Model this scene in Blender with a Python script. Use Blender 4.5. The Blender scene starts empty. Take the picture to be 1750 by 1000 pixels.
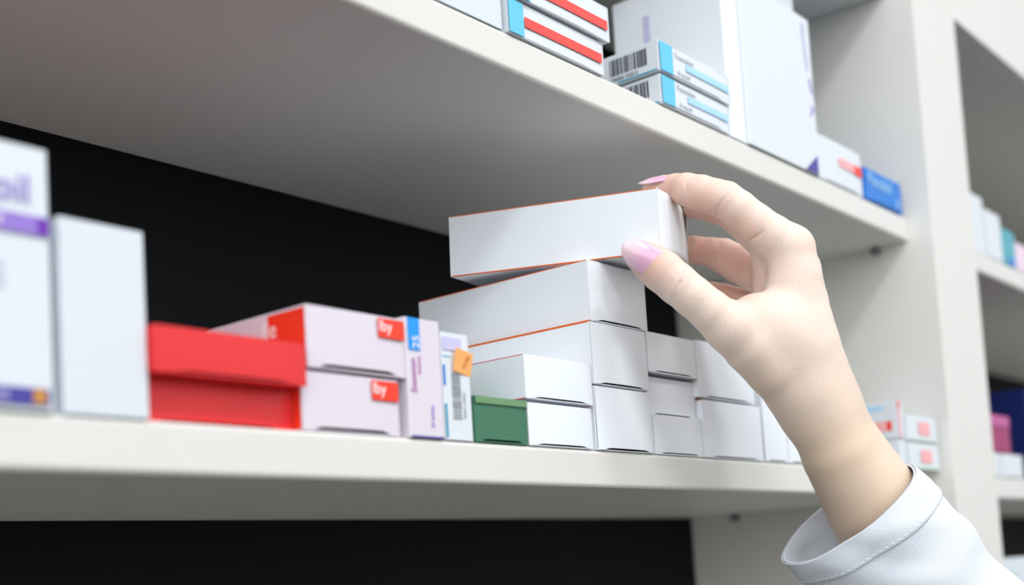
# Pharmacy shelf: a hand takes a carton from a stack of white medicine boxes.
import bpy, bmesh, math, random
import numpy as np
from mathutils import Vector, Matrix

random.seed(7)
C = bpy.context.scene.collection
SC = bpy.context.scene
ZS = 1.45                      # height of the middle shelf's top above the floor
TH = 0.019                     # shelf thickness
PITCH = 0.2039                 # shelf pitch
DEPTH = 0.2183                 # shelf depth
POST0, POST1, POSTY = 0.9678, 1.0622, -0.020

# ------------------------------------------------------------------ materials
def lin(c):
    return tuple(((v / 255) / 12.92 if v / 255 <= 0.04045 else ((v / 255 + 0.055) / 1.055) ** 2.4) for v in c)

def mat(name, rgb, rough=0.5, spec=0.5, noise=0.0, nscale=60.0, bump=0.0, bscale=400.0, coat=0.0, sss=0.0):
    m = bpy.data.materials.new(name); m.use_nodes = True
    nt = m.node_tree; b = nt.nodes['Principled BSDF']
    col = (*lin(rgb), 1)
    b.inputs['Base Color'].default_value = col
    b.inputs['Roughness'].default_value = rough
    b.inputs['Specular IOR Level'].default_value = spec
    if coat:
        b.inputs['Coat Weight'].default_value = coat; b.inputs['Coat Roughness'].default_value = 0.08
    tc = nt.nodes.new('ShaderNodeTexCoord')
    if noise:
        n = nt.nodes.new('ShaderNodeTexNoise'); n.inputs['Scale'].default_value = nscale; n.inputs['Detail'].default_value = 4
        r = nt.nodes.new('ShaderNodeMix'); r.data_type = 'RGBA'
        r.inputs[6].default_value = tuple(c * (1 - noise) for c in col[:3]) + (1,)
        r.inputs[7].default_value = tuple(min(1, c * (1 + noise)) for c in col[:3]) + (1,)
        nt.links.new(tc.outputs['Object'], n.inputs['Vector'])
        nt.links.new(n.outputs['Fac'], r.inputs[0]); nt.links.new(r.outputs[2], b.inputs['Base Color'])
    if bump:
        n2 = nt.nodes.new('ShaderNodeTexNoise'); n2.inputs['Scale'].default_value = bscale; n2.inputs['Detail'].default_value = 3
        bp = nt.nodes.new('ShaderNodeBump'); bp.inputs['Strength'].default_value = bump; bp.inputs['Distance'].default_value = 0.0005
        nt.links.new(tc.outputs['Object'], n2.inputs['Vector'])
        nt.links.new(n2.outputs['Fac'], bp.inputs['Height']); nt.links.new(bp.outputs['Normal'], b.inputs['Normal'])
    return m

M = {}
M['melamine'] = mat('melamine', (223, 222, 217), 0.42, 0.4, 0.012, 25, 0.05, 900)
M['back'] = mat('black_backboard', (21, 23, 25), 0.6, 0.1, 0.05, 40)
M['floor'] = mat('floor_vinyl', (70, 70, 70), 0.5, 0.4, 0.03, 6)
M['metal'] = mat('shelf_pin_metal', (120, 122, 126), 0.3, 0.6); M['metal'].node_tree.nodes['Principled BSDF'].inputs['Metallic'].default_value = 0.9
M['card'] = mat('white_cardboard', (235, 241, 247), 0.55, 0.35, 0.012, 90, 0.08, 1400)
M['card_cool'] = mat('cool_white_cardboard', (216, 224, 231), 0.5, 0.4, 0.012, 90, 0.05, 1400)
M['card_pink'] = mat('pinkish_white_cardboard', (222, 214, 225), 0.5, 0.4, 0.01, 90, 0.05, 1400)
M['card_gloss'] = mat('glossy_white_cardboard', (219, 226, 232), 0.36, 0.5, 0.01, 90)
M['inside'] = mat('raw_card_inside', (150, 148, 146), 0.8, 0.2)
M['orange'] = mat('orange_print', (228, 108, 40), 0.5, 0.4)
M['pinkline'] = mat('red_line_print', (222, 110, 120), 0.5, 0.4)
M['red'] = mat('red_card', (226, 40, 44), 0.42, 0.45, 0.02, 60)
M['redlabel'] = mat('red_print', (240, 60, 36), 0.45, 0.4)
M['redstripe'] = mat('stripe_red_print', (240, 66, 58), 0.4, 0.45, 0.04, 300)
M['palered'] = mat('pale_red_print', (244, 176, 178), 0.5, 0.4)
M['blue'] = mat('blue_print', (0, 150, 240), 0.4, 0.45)
M['bluebox'] = mat('deep_blue_card', (14, 122, 214), 0.42, 0.45, 0.03, 80)
M['cyan'] = mat('cyan_print', (84, 196, 232), 0.32, 0.5, 0.03, 120)
M['cyandark'] = mat('dark_cyan_print', (20, 150, 190), 0.4, 0.45)
M['paleblue'] = mat('pale_blue_print', (168, 216, 246), 0.4, 0.45)
M['greyblue'] = mat('grey_blue_print', (198, 208, 226), 0.5, 0.4)
M['green'] = mat('green_card', (66, 118, 92), 0.5, 0.35, 0.05, 70)
M['greenlight'] = mat('light_green_card', (112, 152, 110), 0.5, 0.35, 0.04, 70)
M['greenmark'] = mat('pale_green_print', (190, 215, 196), 0.5, 0.4)
M['purple'] = mat('purple_print', (108, 40, 172), 0.45, 0.4)
M['purplemid'] = mat('lilac_print', (148, 120, 206), 0.45, 0.4)
M['purplepale'] = mat('pale_lilac_print', (200, 196, 232), 0.5, 0.4)
M['navy'] = mat('navy_print', (70, 62, 156), 0.45, 0.4)
M['navybox'] = mat('navy_card', (10, 26, 84), 0.6, 0.2)
M['gold'] = mat('gold_print', (200, 140, 60), 0.45, 0.4)
M['magenta'] = mat('magenta_card', (158, 36, 98), 0.45, 0.4, 0.04, 60)
M['magentalight'] = mat('light_magenta_print', (190, 84, 148), 0.45, 0.4)
M['violettext'] = mat('violet_lettering', (178, 70, 170), 0.5, 0.4)
M['ink'] = mat('barcode_ink', (78, 82, 92), 0.5, 0.3)
M['inkpale'] = mat('pale_ink', (150, 154, 164), 0.5, 0.3)
M['white'] = mat('white_lettering', (250, 246, 246), 0.5, 0.4)
M['sticker'] = mat('orange_sticker_paper', (255, 184, 112), 0.6, 0.3, 0.03, 200)
M['stickerink'] = mat('sticker_ink', (214, 130, 80), 0.6, 0.3)
M['teal'] = mat('teal_card', (72, 168, 184), 0.45, 0.4, 0.05, 60)
M['palepink'] = mat('pale_pink_card', (238, 214, 232), 0.5, 0.4)

def skin_material():
    m = bpy.data.materials.new('skin'); m.use_nodes = True
    nt = m.node_tree; b = nt.nodes['Principled BSDF']; N = nt.nodes.new; L = nt.links.new
    b.inputs['Roughness'].default_value = 0.5; b.inputs['Specular IOR Level'].default_value = 0.35
    b.inputs['Subsurface Weight'].default_value = 0.35
    b.inputs['Subsurface Radius'].default_value = (1.0, 0.36, 0.22)
    b.inputs['Subsurface Scale'].default_value = 0.003
    at = N('ShaderNodeAttribute'); at.attribute_name = 'flush'
    at2 = N('ShaderNodeAttribute'); at2.attribute_name = 'tan'  # wrist and forearm: tanner skin, with some shade put into the colour
    tc = N('ShaderNodeTexCoord')
    n1 = N('ShaderNodeTexNoise'); n1.inputs['Scale'].default_value = 45; n1.inputs['Detail'].default_value = 5
    L(tc.outputs['Object'], n1.inputs['Vector'])
    base = N('ShaderNodeMix'); base.data_type = 'RGBA'
    base.inputs[6].default_value = (*lin((229, 209, 195)), 1); base.inputs[7].default_value = (*lin((235, 216, 203)), 1)
    L(n1.outputs['Fac'], base.inputs[0])
    mt = N('ShaderNodeMix'); mt.data_type = 'RGBA'; mt.inputs[7].default_value = (*lin((214, 189, 160)), 1)
    L(at2.outputs['Fac'], mt.inputs[0]); L(base.outputs[2], mt.inputs[6])
    mf = N('ShaderNodeMix'); mf.data_type = 'RGBA'; mf.inputs[7].default_value = (*lin((224, 176, 158)), 1)
    L(at.outputs['Fac'], mf.inputs[0]); L(mt.outputs[2], mf.inputs[6])
    # pores: sparse darker specks
    vo = N('ShaderNodeTexVoronoi'); vo.inputs['Scale'].default_value = 420
    L(tc.outputs['Object'], vo.inputs['Vector'])
    rp = N('ShaderNodeValToRGB'); rp.color_ramp.elements[0].position = 0.0; rp.color_ramp.elements[0].color = (0.86, 0.80, 0.77, 1)
    rp.color_ramp.elements[1].position = 0.22; rp.color_ramp.elements[1].color = (1, 1, 1, 1)
    L(vo.outputs['Distance'], rp.inputs['Fac'])
    mm = N('ShaderNodeMix'); mm.data_type = 'RGBA'; mm.blend_type = 'MULTIPLY'; mm.inputs[0].default_value = 0.8
    L(mf.outputs[2], mm.inputs[6]); L(rp.outputs['Color'], mm.inputs[7])
    L(mm.outputs[2], b.inputs['Base Color'])
    n2 = N('ShaderNodeTexNoise'); n2.inputs['Scale'].default_value = 700; n2.inputs['Detail'].default_value = 4
    L(tc.outputs['Object'], n2.inputs['Vector'])
    bp = N('ShaderNodeBump'); bp.inputs['Strength'].default_value = 0.30; bp.inputs['Distance'].default_value = 0.0006
    L(n2.outputs['Fac'], bp.inputs['Height']); L(bp.outputs['Normal'], b.inputs['Normal'])
    return m
M['skin'] = skin_material()
M['nail'] = mat('pink_nail_varnish', (226, 174, 204), 0.22, 0.5, 0.03, 120, coat=0.6)
def nail_tip_fade(m):
    nt = m.node_tree; b = nt.nodes['Principled BSDF']; src = b.inputs['Base Color'].links[0].from_socket
    at = nt.nodes.new('ShaderNodeAttribute'); at.attribute_name = 'tipfade'
    mx = nt.nodes.new('ShaderNodeMix'); mx.data_type = 'RGBA'; mx.inputs[7].default_value = (*lin((238, 220, 220)), 1)
    nt.links.new(at.outputs['Fac'], mx.inputs[0]); nt.links.new(src, mx.inputs[6]); nt.links.new(mx.outputs[2], b.inputs['Base Color'])
nail_tip_fade(M['nail'])

def cloth_material():
    m = bpy.data.materials.new('white_twill'); m.use_nodes = True
    nt = m.node_tree; b = nt.nodes['Principled BSDF']; N = nt.nodes.new; L = nt.links.new
    b.inputs['Base Color'].default_value = (*lin((216, 223, 232)), 1)
    b.inputs['Roughness'].default_value = 0.85; b.inputs['Specular IOR Level'].default_value = 0.2
    uv = N('ShaderNodeUVMap'); uv.uv_map = 'UVMap'
    mp = N('ShaderNodeMapping'); mp.inputs['Rotation'].default_value = (0, 0, 0.62); mp.inputs['Scale'].default_value = (1, 1, 1)
    L(uv.outputs['UV'], mp.inputs['Vector'])
    w = N('ShaderNodeTexWave'); w.wave_type = 'BANDS'; w.inputs['Scale'].default_value = 0.32; w.inputs['Distortion'].default_value = 0.6
    w.inputs['Detail'].default_value = 1; L(mp.outputs['Vector'], w.inputs['Vector'])
    bp = N('ShaderNodeBump'); bp.inputs['Strength'].default_value = 0.35; bp.inputs['Distance'].default_value = 0.0004
    L(w.outputs['Fac'], bp.inputs['Height']); L(bp.outputs['Normal'], b.inputs['Normal'])
    return m
M['cloth'] = cloth_material()
M['thread'] = mat('sewing_thread', (222, 228, 234), 0.8, 0.2)

# ------------------------------------------------------------------ builders
def link(name, me, m=None, parent=None):
    o = bpy.data.objects.new(name, me); C.objects.link(o)
    for q in (m if isinstance(m, (list, tuple)) else [m] if m else []):
        me.materials.append(q)
    if parent: o.parent = parent
    return o

def tag(o, label, cat, group=None, kind=None):
    if label: o['label'] = label
    if cat: o['category'] = cat
    if group: o['group'] = group
    if kind: o['kind'] = kind
    return o

def empty(name, label, cat, loc, group=None, rot=None):
    o = bpy.data.objects.new(name, None); C.objects.link(o)
    o.empty_display_size = 0.01
    if rot is not None:
        mt = rot.to_4x4(); mt.translation = Vector(loc); o.matrix_world = mt
    else:
        o.location = loc
    return tag(o, label, cat, group)

def mesh(name, verts, faces, mids=None, smooth=False):
    me = bpy.data.meshes.new(name); me.from_pydata([tuple(v) for v in verts], [], faces)
    if mids: me.polygons.foreach_set('material_index', mids)
    if smooth: me.polygons.foreach_set('use_smooth', [True] * len(me.polygons))
    me.update(); return me

def box_bm(x0, y0, z0, x1, y1, z1, bev=0.0, seg=2):
    bm = bmesh.new(); bmesh.ops.create_cube(bm, size=1)
    for v in bm.verts:
        v.co = Vector(((x0 + x1) / 2 + v.co.x * (x1 - x0), (y0 + y1) / 2 + v.co.y * (y1 - y0), (z0 + z1) / 2 + v.co.z * (z1 - z0)))
    if bev: bmesh.ops.bevel(bm, geom=bm.edges[:], offset=bev, segments=seg, affect='EDGES', profile=0.5)
    return bm

def box(name, b, m, parent=None, bev=0.0, seg=2):
    bm = box_bm(*b, bev=bev, seg=seg); me = bpy.data.meshes.new(name); bm.to_mesh(me); bm.free()
    return link(name, me, m, parent)

# ------------------------------------------------------------------ cartons
CT = 0.00055   # board thickness
def tube_mesh(W, L, H, axis, trim):
    """Hollow carton sleeve, open at both ends; local x 0..W, y 0..L, z 0..H. trim: orange strips along the long edges of top and bottom."""
    if axis == 'y': A, Bq, E = W, H, L
    else: A, Bq, E = W, L, H
    r = 0.0007
    def prof(o, rr):
        p = []
        for cx, cy, a0 in ((A - o - rr, o + rr, -90), (A - o - rr, Bq - o - rr, 0), (o + rr, Bq - o - rr, 90), (o + rr, o + rr, 180)):
            for k in range(4):
                a = math.radians(a0 + 30 * k); p.append((cx + rr * math.cos(a), cy + rr * math.sin(a)))
        return p
    outer = prof(0, r); inner = prof(CT, 0.0003)
    if trim:   # extra points just inside the corners of the top and the bottom panel
        t = 0.0016
        out2 = []
        for i, p in enumerate(outer):
            out2.append(p)
            if i == 3: pass
        outer = outer
    def P(p, e):
        return (p[0], e, p[1]) if axis == 'y' else (p[0], p[1], e)
    n = len(outer); V = []; F = []; mid = []
    for ring, e in ((outer, 0), (outer, E), (inner, 0), (inner, E)):
        V += [P(p, e) for p in ring]
    for i in range(n):
        j = (i + 1) % n
        F.append((i, j, n + j, n + i)); mid.append(0)
        F.append((2 * n + j, 2 * n + i, 3 * n + i, 3 * n + j)); mid.append(1)
        F.append((j, i, 2 * n + i, 2 * n + j)); mid.append(0)
        F.append((n + i, n + j, 3 * n + j, 3 * n + i)); mid.append(0)
    if trim:
        for (xa, xb) in ((-0.00004, 0.0016), (W - 0.0016, W + 0.00004)):
            for (za, zb) in ((-0.00004, 0.00045), (H - 0.0004, H + 0.00004)):
                k = len(V)
                for x in (xa, xb):
                    for y in (0.0008, L - 0.0008):
                        for z in (za, zb): V.append((x, y, z))
                for q in ((0, 1, 3, 2), (4, 6, 7, 5), (0, 4, 5, 1), (2, 3, 7, 6), (0, 2, 6, 4), (1, 5, 7, 3)):
                    F.append(tuple(k + a for a in q)); mid.append(2)
    return V, F, mid

def plate_mesh(W, H, gl, gr, gt, gb, bulge, y0, notch=0.0, right=None, nx=22, nz=10, rad=0.0):
    """Curved end panel in the x-z plane, CT thick, bulging to -y; notch lifts the middle of its lower edge; right(v) narrows its right edge."""
    V = []; F = []
    for s in (0, 1):
        for k in range(nz + 1):
            v = k / nz
            for i in range(nx + 1):
                u = i / nx
                x1 = W - gr if right is None else W * right(v)
                x = gl + (x1 - gl) * u
                zb = gb + notch * (1 / (1 + math.exp(-(u - 0.13) * 90))) * (1 / (1 + math.exp((u - 0.87) * 90)))
                z = zb + (H - gt - zb) * v
                uu = x / W
                b = bulge * (max(0.0, 4 * uu * (1 - uu)) ** 0.6) * (1 - 0.55 * v ** 2)
                V.append((x, y0 - b + s * CT, z))
    n = (nx + 1) * (nz + 1)
    for k in range(nz):
        for i in range(nx):
            a = k * (nx + 1) + i; b = a + 1; c = a + nx + 2; d = a + nx + 1
            F.append((a, b, c, d)); F.append((n + b, n + a, n + d, n + c))
    rim = [i for i in range(nx + 1)] + [k * (nx + 1) + nx for k in range(1, nz + 1)] + [nz * (nx + 1) + i for i in range(nx - 1, -1, -1)] + [k * (nx + 1) for k in range(nz - 1, 0, -1)]
    for q in range(len(rim)):
        a, b = rim[q], rim[(q + 1) % len(rim)]
        F.append((b, a, n + a, n + b))
    return V, F

def carton(label, x0, x1, z0, z1, L, y=0.0, m='card', flap=None, axis='y', group=None, bulge=0.0006, notch=0.0009, trim=None, rot=None,
           loc=None, name='medicine_box', gl=0.0006, right_flap=False, gt=0.0004):
    W, H = x1 - x0, z1 - z0
    root = empty(name, label, 'box', loc if loc is not None else (x0, y, ZS + z0 + 0.0002), group, rot)
    V, F, mid = tube_mesh(W, L, H, axis, trim)
    mats = [M[m], M['inside']] + ([M[trim]] if trim else [])
    link('carton', mesh('carton', V, F, mid), mats, root)
    fm = M[flap or m]
    if axis == 'y':
        V, F = plate_mesh(W, H, gl, 0.0005, gt, 0.0003, bulge, 0.0002, notch)
        link('end_flap', mesh('end_flap', V, F, smooth=False), fm, root)
        V, F = plate_mesh(W, H, 0.0006, 0.0006, 0.0006, 0.0006, 0.0, 0.0, 0.0, nx=2, nz=2)
        V = [(a, L - 0.0009 + b, c) for a, b, c in V]
        link('back_flap', mesh('back_flap', V, F), fm, root)
    else:
        for nm, zz in (('top_flap', H - 0.0009), ('bottom_flap', 0.0004)):
            V, F = plate_mesh(W, L, 0.0006, 0.0006, 0.0006, 0.0006, 0.0, 0.0, 0.0, nx=2, nz=2)
            V = [(a, c, zz + b) for a, b, c in V]
            link(nm, mesh(nm, V, [tuple(reversed(f)) for f in F]), fm, root)
    root['dims'] = [W, L, H]
    return root

def patch(root, name, m, a0, b0, a1, b1, face='front', off=0.0009, th=0.0001, label=None):
    """A thin printed area on one face of a carton: front (x, z), left (y, z)."""
    if face == 'front': b = (a0, -off, b0, a1, -off + th, b1)
    else: b = (-off, a0, b0, -off + th, a1, b1)
    o = box(name, b, M[m], root)
    if label: o['label'] = label
    return o

def barcode(root, a0, b0, a1, b1, face='front', off=0.0003, vertical=False, seed=3, m='ink'):
    """One mesh of bars; vertical=False: upright bars side by side, True: bars stacked upwards."""
    rnd = random.Random(seed); bm = bmesh.new()
    lo, hi = (b0, b1) if vertical else (a0, a1)
    t = lo
    u = (hi - lo) / 62
    while t < hi - u:
        w = u * rnd.choice((1, 1, 2, 3)); w = min(w, hi - t)
        q = (a0, t, a1, t + w) if vertical else (t, b0, t + w, b1)
        if face == 'front': bb = (q[0], -off, q[1], q[2], -off + 0.0001, q[3])
        else: bb = (-off, q[0], q[1], -off + 0.0001, q[2], q[3])
        b2 = box_bm(*bb); tmp = bpy.data.meshes.new('t'); b2.to_mesh(tmp); b2.free(); bm.from_mesh(tmp); bpy.data.meshes.remove(tmp)
        t += w + u * rnd.choice((1, 1, 2))
    me = bpy.data.meshes.new('barcode'); bm.to_mesh(me); bm.free()
    return link('barcode', me, M[m], root)

def lettering(root, s, size, m, a, b, face='front', off=0.0011, turn=0.0, name='lettering', sx=1.0):
    cu = bpy.data.curves.new(name, 'FONT'); cu.body = s; cu.size = size; cu.extrude = 0.00004; cu.resolution_u = 3
    tmp = bpy.data.objects.new('tmp', cu); C.objects.link(tmp)
    me = bpy.data.meshes.new_from_object(tmp.evaluated_get(bpy.context.evaluated_depsgraph_get()))
    bpy.data.objects.remove(tmp); bpy.data.curves.remove(cu); me.name = name
    R = Matrix.Rotation(math.radians(turn), 4, 'Z') @ Matrix.Diagonal((sx, 1, 1, 1))
    if face == 'front': X = Matrix(((1, 0, 0, a), (0, 0, -1, -off), (0, 1, 0, b), (0, 0, 0, 1)))
    else: X = Matrix(((0, 0, -1, -off), (-1, 0, 0, a), (0, 1, 0, b), (0, 0, 0, 1)))
    me.transform(X @ R); me.materials.clear()
    return link(name, me, M[m], root)

# ------------------------------------------------------------------ the shelving
unit = empty('shelving_unit', 'white pharmacy shelving unit with black back panels and a wide upright', 'shelving', (0, 0, 0))
def upright(x0, x1, y0=POSTY):
    box('upright', (x0, y0, 0.0, x1, DEPTH, 2.32), M['melamine'], unit, 0.0008)
XL, XR = -0.55, 2.05
upright(XL - 0.0944, XL); upright(POST0, POST1); upright(XR, XR + 0.0944)
for nm, a, b in (('main', XL, POST0), ('side', POST1, XR)):
    box('back_panel', (a, DEPTH, 0.02, b, DEPTH + 0.006, 2.32), M['back'], unit)
    for k in ((-6, -4, -2, 0, 1, 2, 3, 4) if nm == 'main' else (-5, -3, -1, 0, 1, 2, 3, 4)):
        z1 = ZS + k * PITCH
        box('shelf', (a, 0.0, z1 - TH, b, DEPTH, z1), M['melamine'], unit, 0.0022, 4)
box('fascia_board', (POST1, POSTY, ZS + 2 * PITCH - TH + 0.002, XR, 0.0, ZS + 2 * PITCH + 0.075), M['melamine'], unit, 0.0008)
def pin(x0, x1, y, z):
    bm = bmesh.new()
    bmesh.ops.create_cone(bm, cap_ends=True, segments=20, radius1=0.0028, radius2=0.0028, depth=abs(x1 - x0))
    bmesh.ops.rotate(bm, verts=bm.verts, cent=(0, 0, 0), matrix=Matrix.Rotation(math.pi / 2, 3, 'Y'))
    bmesh.ops.translate(bm, verts=bm.verts, vec=((x0 + x1) / 2, y, z))
    r = bmesh.ops.create_uvsphere(bm, u_segments=14, v_segments=8, radius=0.0034)
    bmesh.ops.scale(bm, verts=r['verts'], vec=(0.5, 1, 1)); bmesh.ops.translate(bm, verts=r['verts'], vec=(x0, y, z))
    me = bpy.data.meshes.new('shelf_pin'); bm.to_mesh(me); bm.free(); link('shelf_pin', me, M['metal'], unit)
for k in range(-1, 2):
    z = ZS + k * PITCH - TH - 0.003
    for y in (0.0262, 0.172): pin(POST0 - 0.006, POST0, y, z)
fl = box('floor', (-9.0, -10.0, -0.02, 10.0, 0.36, 0.0), M['floor']); fl['kind'] = 'structure'
wb = box('wall_back', (-9.0, 0.26, 0.0, 10.0, 0.36, 3.0), M['melamine']); wb['kind'] = 'structure'

# ------------------------------------------------------------------ middle shelf, from the left
ZT = PITCH                     # the upper shelf's top, relative to the middle one
b = carton('white carton with purple lettering and band, at the left end of the middle shelf', 0.128, 0.2195, 0, 0.0865, 0.05, m='card_gloss', axis='z', y=-0.001)
patch(b, 'purple_band', 'purplemid', 0.002, 0.0572, 0.0908, 0.0635); patch(b, 'purple_block', 'purple', 0.0868, 0.0576, 0.0906, 0.0631, off=0.00105)
lettering(b, 'rapid relief', 0.0052, 'white', 0.052, 0.0588)
lettering(b, 'Xenroil', 0.0135, 'purplemid', 0.0435, 0.0675)
for k in range(3): patch(b, 'printed_line', 'greyblue', 0.012, 0.046 - k * 0.0032, 0.075, 0.0472 - k * 0.0032)
patch(b, 'navy_band', 'navy', 0.0, 0.0018, 0.0895, 0.0072); patch(b, 'gold_emblem', 'gold', 0.0836, 0.0023, 0.0882, 0.0069, off=0.00105)
lettering(b, '20 tablets  500', 0.0044, 'purplepale', 0.049, 0.0029)

b = carton('plain white upright carton between the purple-banded carton and the red boxes', 0.2232, 0.2557, 0, 0.0657, 0.055, m='card_cool', axis='z', y=-0.0005)


G_RED = 'red cartons stacked on the middle shelf'
b = carton('red carton lying on the shelf, under the other red carton', 0.2545, 0.3255, 0, 0.0160, 0.09, y=0.006, m='red', group=G_RED, bulge=0.0008)
b = carton('upper red carton, lying on top of the other red carton', 0.2562, 0.3248, 0.0163, 0.0330, 0.09, y=-0.004, m='red', group=G_RED, bulge=0.0008)
b['label'] = 'upper red carton, lying on top of the other red carton'

G_PK = 'pinkish white cartons with red labels'
def pink(label, x0, x1, z0, z1, y):
    b = carton(label, x0, x1, z0, z1, 0.075, y=y, m='card_pink', group=G_PK, bulge=0.0006, notch=0.0016)
    H = z1 - z0; W = x1 - x0
    patch(b, 'red_label', 'redlabel', W - 0.0162, H - 0.0093, W - 0.0008, H - 0.0010, off=0.0010)
    lettering(b, 'lby', 0.0068, 'white', W - 0.0160, H - 0.0065, off=0.0012)
    patch(b, 'red_side_print', 'redlabel', 0.0006, 0.0006, 0.0225, H - 0.0012, 'left', off=0.0003)
    lettering(b, 'lle', 0.0100, 'white', 0.0262, H - 0.0105, 'left', off=0.0005)
    return b
pink('pinkish white carton with red label, lying at the bottom beside the red boxes', 0.3262, 0.3800, 0.0, 0.0238, 0.001)
pink('pinkish white carton with red label, lying on top of its twin', 0.3293, 0.3845, 0.0252, 0.0504, 0.0)

b = carton('pinkish white carton standing upright with a bright blue tab at its top', 0.3848, 0.4066, 0, 0.0520, 0.06, m='card_pink', axis='z', y=-0.0005)
patch(b, 'blue_tab', 'blue', 0.0014, 0.0378, 0.0086, 0.0519, off=0.0004)
lettering(b, '25', 0.0060, 'white', 0.0078, 0.0384, off=0.0006, turn=90)
lettering(b, 'Znamonium', 0.0050, 'violettext', 0.0052, 0.0192, off=0.0004, turn=90, sx=0.62)
lettering(b, 'mono', 0.0034, 'violettext', 0.0084, 0.0275, off=0.0004, turn=90, sx=1.0)
lettering(b, '30 tablets', 0.0030, 'purplemid', 0.0152, 0.0045, off=0.0004, turn=90, sx=0.85)
patch(b, 'blue_edge', 'navy', 0.0006, 0.0001, 0.0212, 0.0008, off=0.0004)

b = carton('narrow white carton standing upright with a barcode and an orange sticker', 0.4076, 0.4262, 0, 0.0482, 0.055, m='card_gloss', axis='z')
patch(b, 'grey_blue_print', 'purplepale', 0.0008, 0.0402, 0.0130, 0.0460, off=0.0004)
patch(b, 'pale_line', 'paleblue', 0.0006, 0.0372, 0.0055, 0.0380, off=0.0004)
patch(b, 'blue_stripe', 'bluebox', 0.0003, 0.0243, 0.0016, 0.0335, off=0.0004)
patch(b, 'blue_stripe', 'cyandark', 0.0003, 0.0010, 0.0016, 0.0160, off=0.0004)
barcode(b, 0.0056, 0.0095, 0.0114, 0.0300, off=0.0004, vertical=True, seed=5, m='inkpale')
lettering(b, '5904012 300751', 0.0022, 'inkpale', 0.0142, 0.0098, off=0.0004, turn=90, sx=0.85)
st = patch(b, 'orange_sticker', 'sticker', -0.0066, -0.0053, 0.0066, 0.0053, off=0.0, th=0.0003, label='crumpled orange price sticker')
st.location = (0.0132, -0.0012, 0.0353); st.rotation_euler = (math.radians(6), math.radians(8), math.radians(7))
l2 = lettering(b, '12,90', 0.0034, 'stickerink', 0, 0, off=0.0002, turn=60); l2.parent = st; l2.location = (0.0005, -0.0001, -0.0035)

b = carton('green carton lying at the foot of the white stack', 0.4273, 0.4656, 0, 0.0212, 0.08, m='green', bulge=0.0004, notch=0.0012)
patch(b, 'light_green_edge', 'greenlight', 0.0006, 0.0178, 0.0378, 0.0210, off=0.0009)

G_W = 'plain white cartons stacked in the middle'
def white(label, x0, x1, z0, z1, y=0.0, L=0.12, m='card', trim=None, **k):
    return carton(label, x0, x1, z0, z1, L, y=y, m=m, group=G_W, trim=trim, **k)
white('flat white carton on the shelf beside the green carton', 0.4664, 0.5184, 0, 0.0208, L=0.11, bulge=0.0012)
white('flat white carton lying just above the green carton', 0.4648, 0.5194, 0.0224, 0.0438, y=-0.0008, L=0.11, trim='pinkline', bulge=0.0010)
white('bottom white carton of the four-high stack the hand takes from', 0.5214, 0.5742, 0, 0.0332, bulge=0.0022, gl=0.0012)
white('second white carton from the bottom of the four-high stack', 0.5208, 0.5730, 0.0340, 0.0664, y=-0.0005, trim='orange', bulge=0.0014, gl=0.0010)
white('white carton right under the one held by the hand', 0.5235, 0.5764, 0.0672, 0.0992, trim='orange', bulge=0.0012)
white('flat white carton on the shelf right of the four-high stack', 0.5766, 0.6276, 0, 0.0219, y=0.0004)
white('recessed white carton in the gap between two flat cartons', 0.5769, 0.6276, 0.0222, 0.0433, y=0.0036, L=0.11)
white('flat white carton on top of the recessed one', 0.5748, 0.6258, 0.0452, 0.0674, y=0.0, trim='orange')
white('thick white carton partly behind the wrist, lying on another thick one', 0.6262, 0.6925, 0.0350, 0.0683, y=0.0, bulge=0.0008)
white('thick white carton on the shelf beside the wrist, under its like', 0.6286, 0.6985, 0, 0.0336, y=0.0, trim='orange', bulge=0.0008)
white('white carton standing half hidden by the wrist', 0.7010, 0.7318, 0, 0.0455, y=0.0)
white('white carton behind the forearm, last of the plain white row', 0.7325, 0.7640, 0, 0.0400, y=0.0)

# the carton in the hand
RH = Matrix(((0.9647, -0.2617, -0.0279), (0.2599, 0.964, -0.0562), (0.0416, 0.047, 0.998)))
HW, HL, HH = 0.0525, 0.12, 0.0332
held = empty('medicine_box', 'tilted white carton held between thumb and fingers on top of the stack', 'box', (0.5426, -0.0323, ZS + 0.0994), G_W, RH)
V, F, mid = tube_mesh(HW, HL, HH, 'y', True)
link('carton', mesh('carton', V, F, mid), [M['card'], M['inside'], M['orange']], held)
V, F = plate_mesh(HW, HH, 0.0010, 0.0006, 0.0003, 0.0003, 0.0045, 0.0008, 0.0, right=lambda v: 0.88 - 0.30 * v ** 2.0)
link('end_flap', mesh('end_flap', V, F, smooth=True), M['card'], held)
V, F = plate_mesh(HW, HH, 0.0012, 0.0004, 0.0006, 0.0003, 0.0034, 0.0016, 0.0, right=lambda v: 0.988)
link('inner_flap', mesh('inner_flap', V, F, smooth=True), M['card'], held)
V, F = plate_mesh(HW, HH, 0.0006, 0.0006, 0.0006, 0.0006, 0.0, 0.0, 0.0, nx=2, nz=2)
link('back_flap', mesh('back_flap', [(a, HL - 0.0009 + b_, c) for a, b_, c in V], F), M['card'], held)
lt = lettering(held, '04 2023  lot', 0.0026, 'inkpale', 0, 0)
lt.data.transform(Matrix(((1, 0, 0, 0), (0, -1, 0, 0), (0, 0, -1, 0), (0, 0, 0, 1))) @ Matrix(((1, 0, 0, 0), (0, 0, 1, 0), (0, -1, 0, 0), (0, 0, 0, 1))))
lt.location = (0.004, 0.006, -0.0002)

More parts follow.
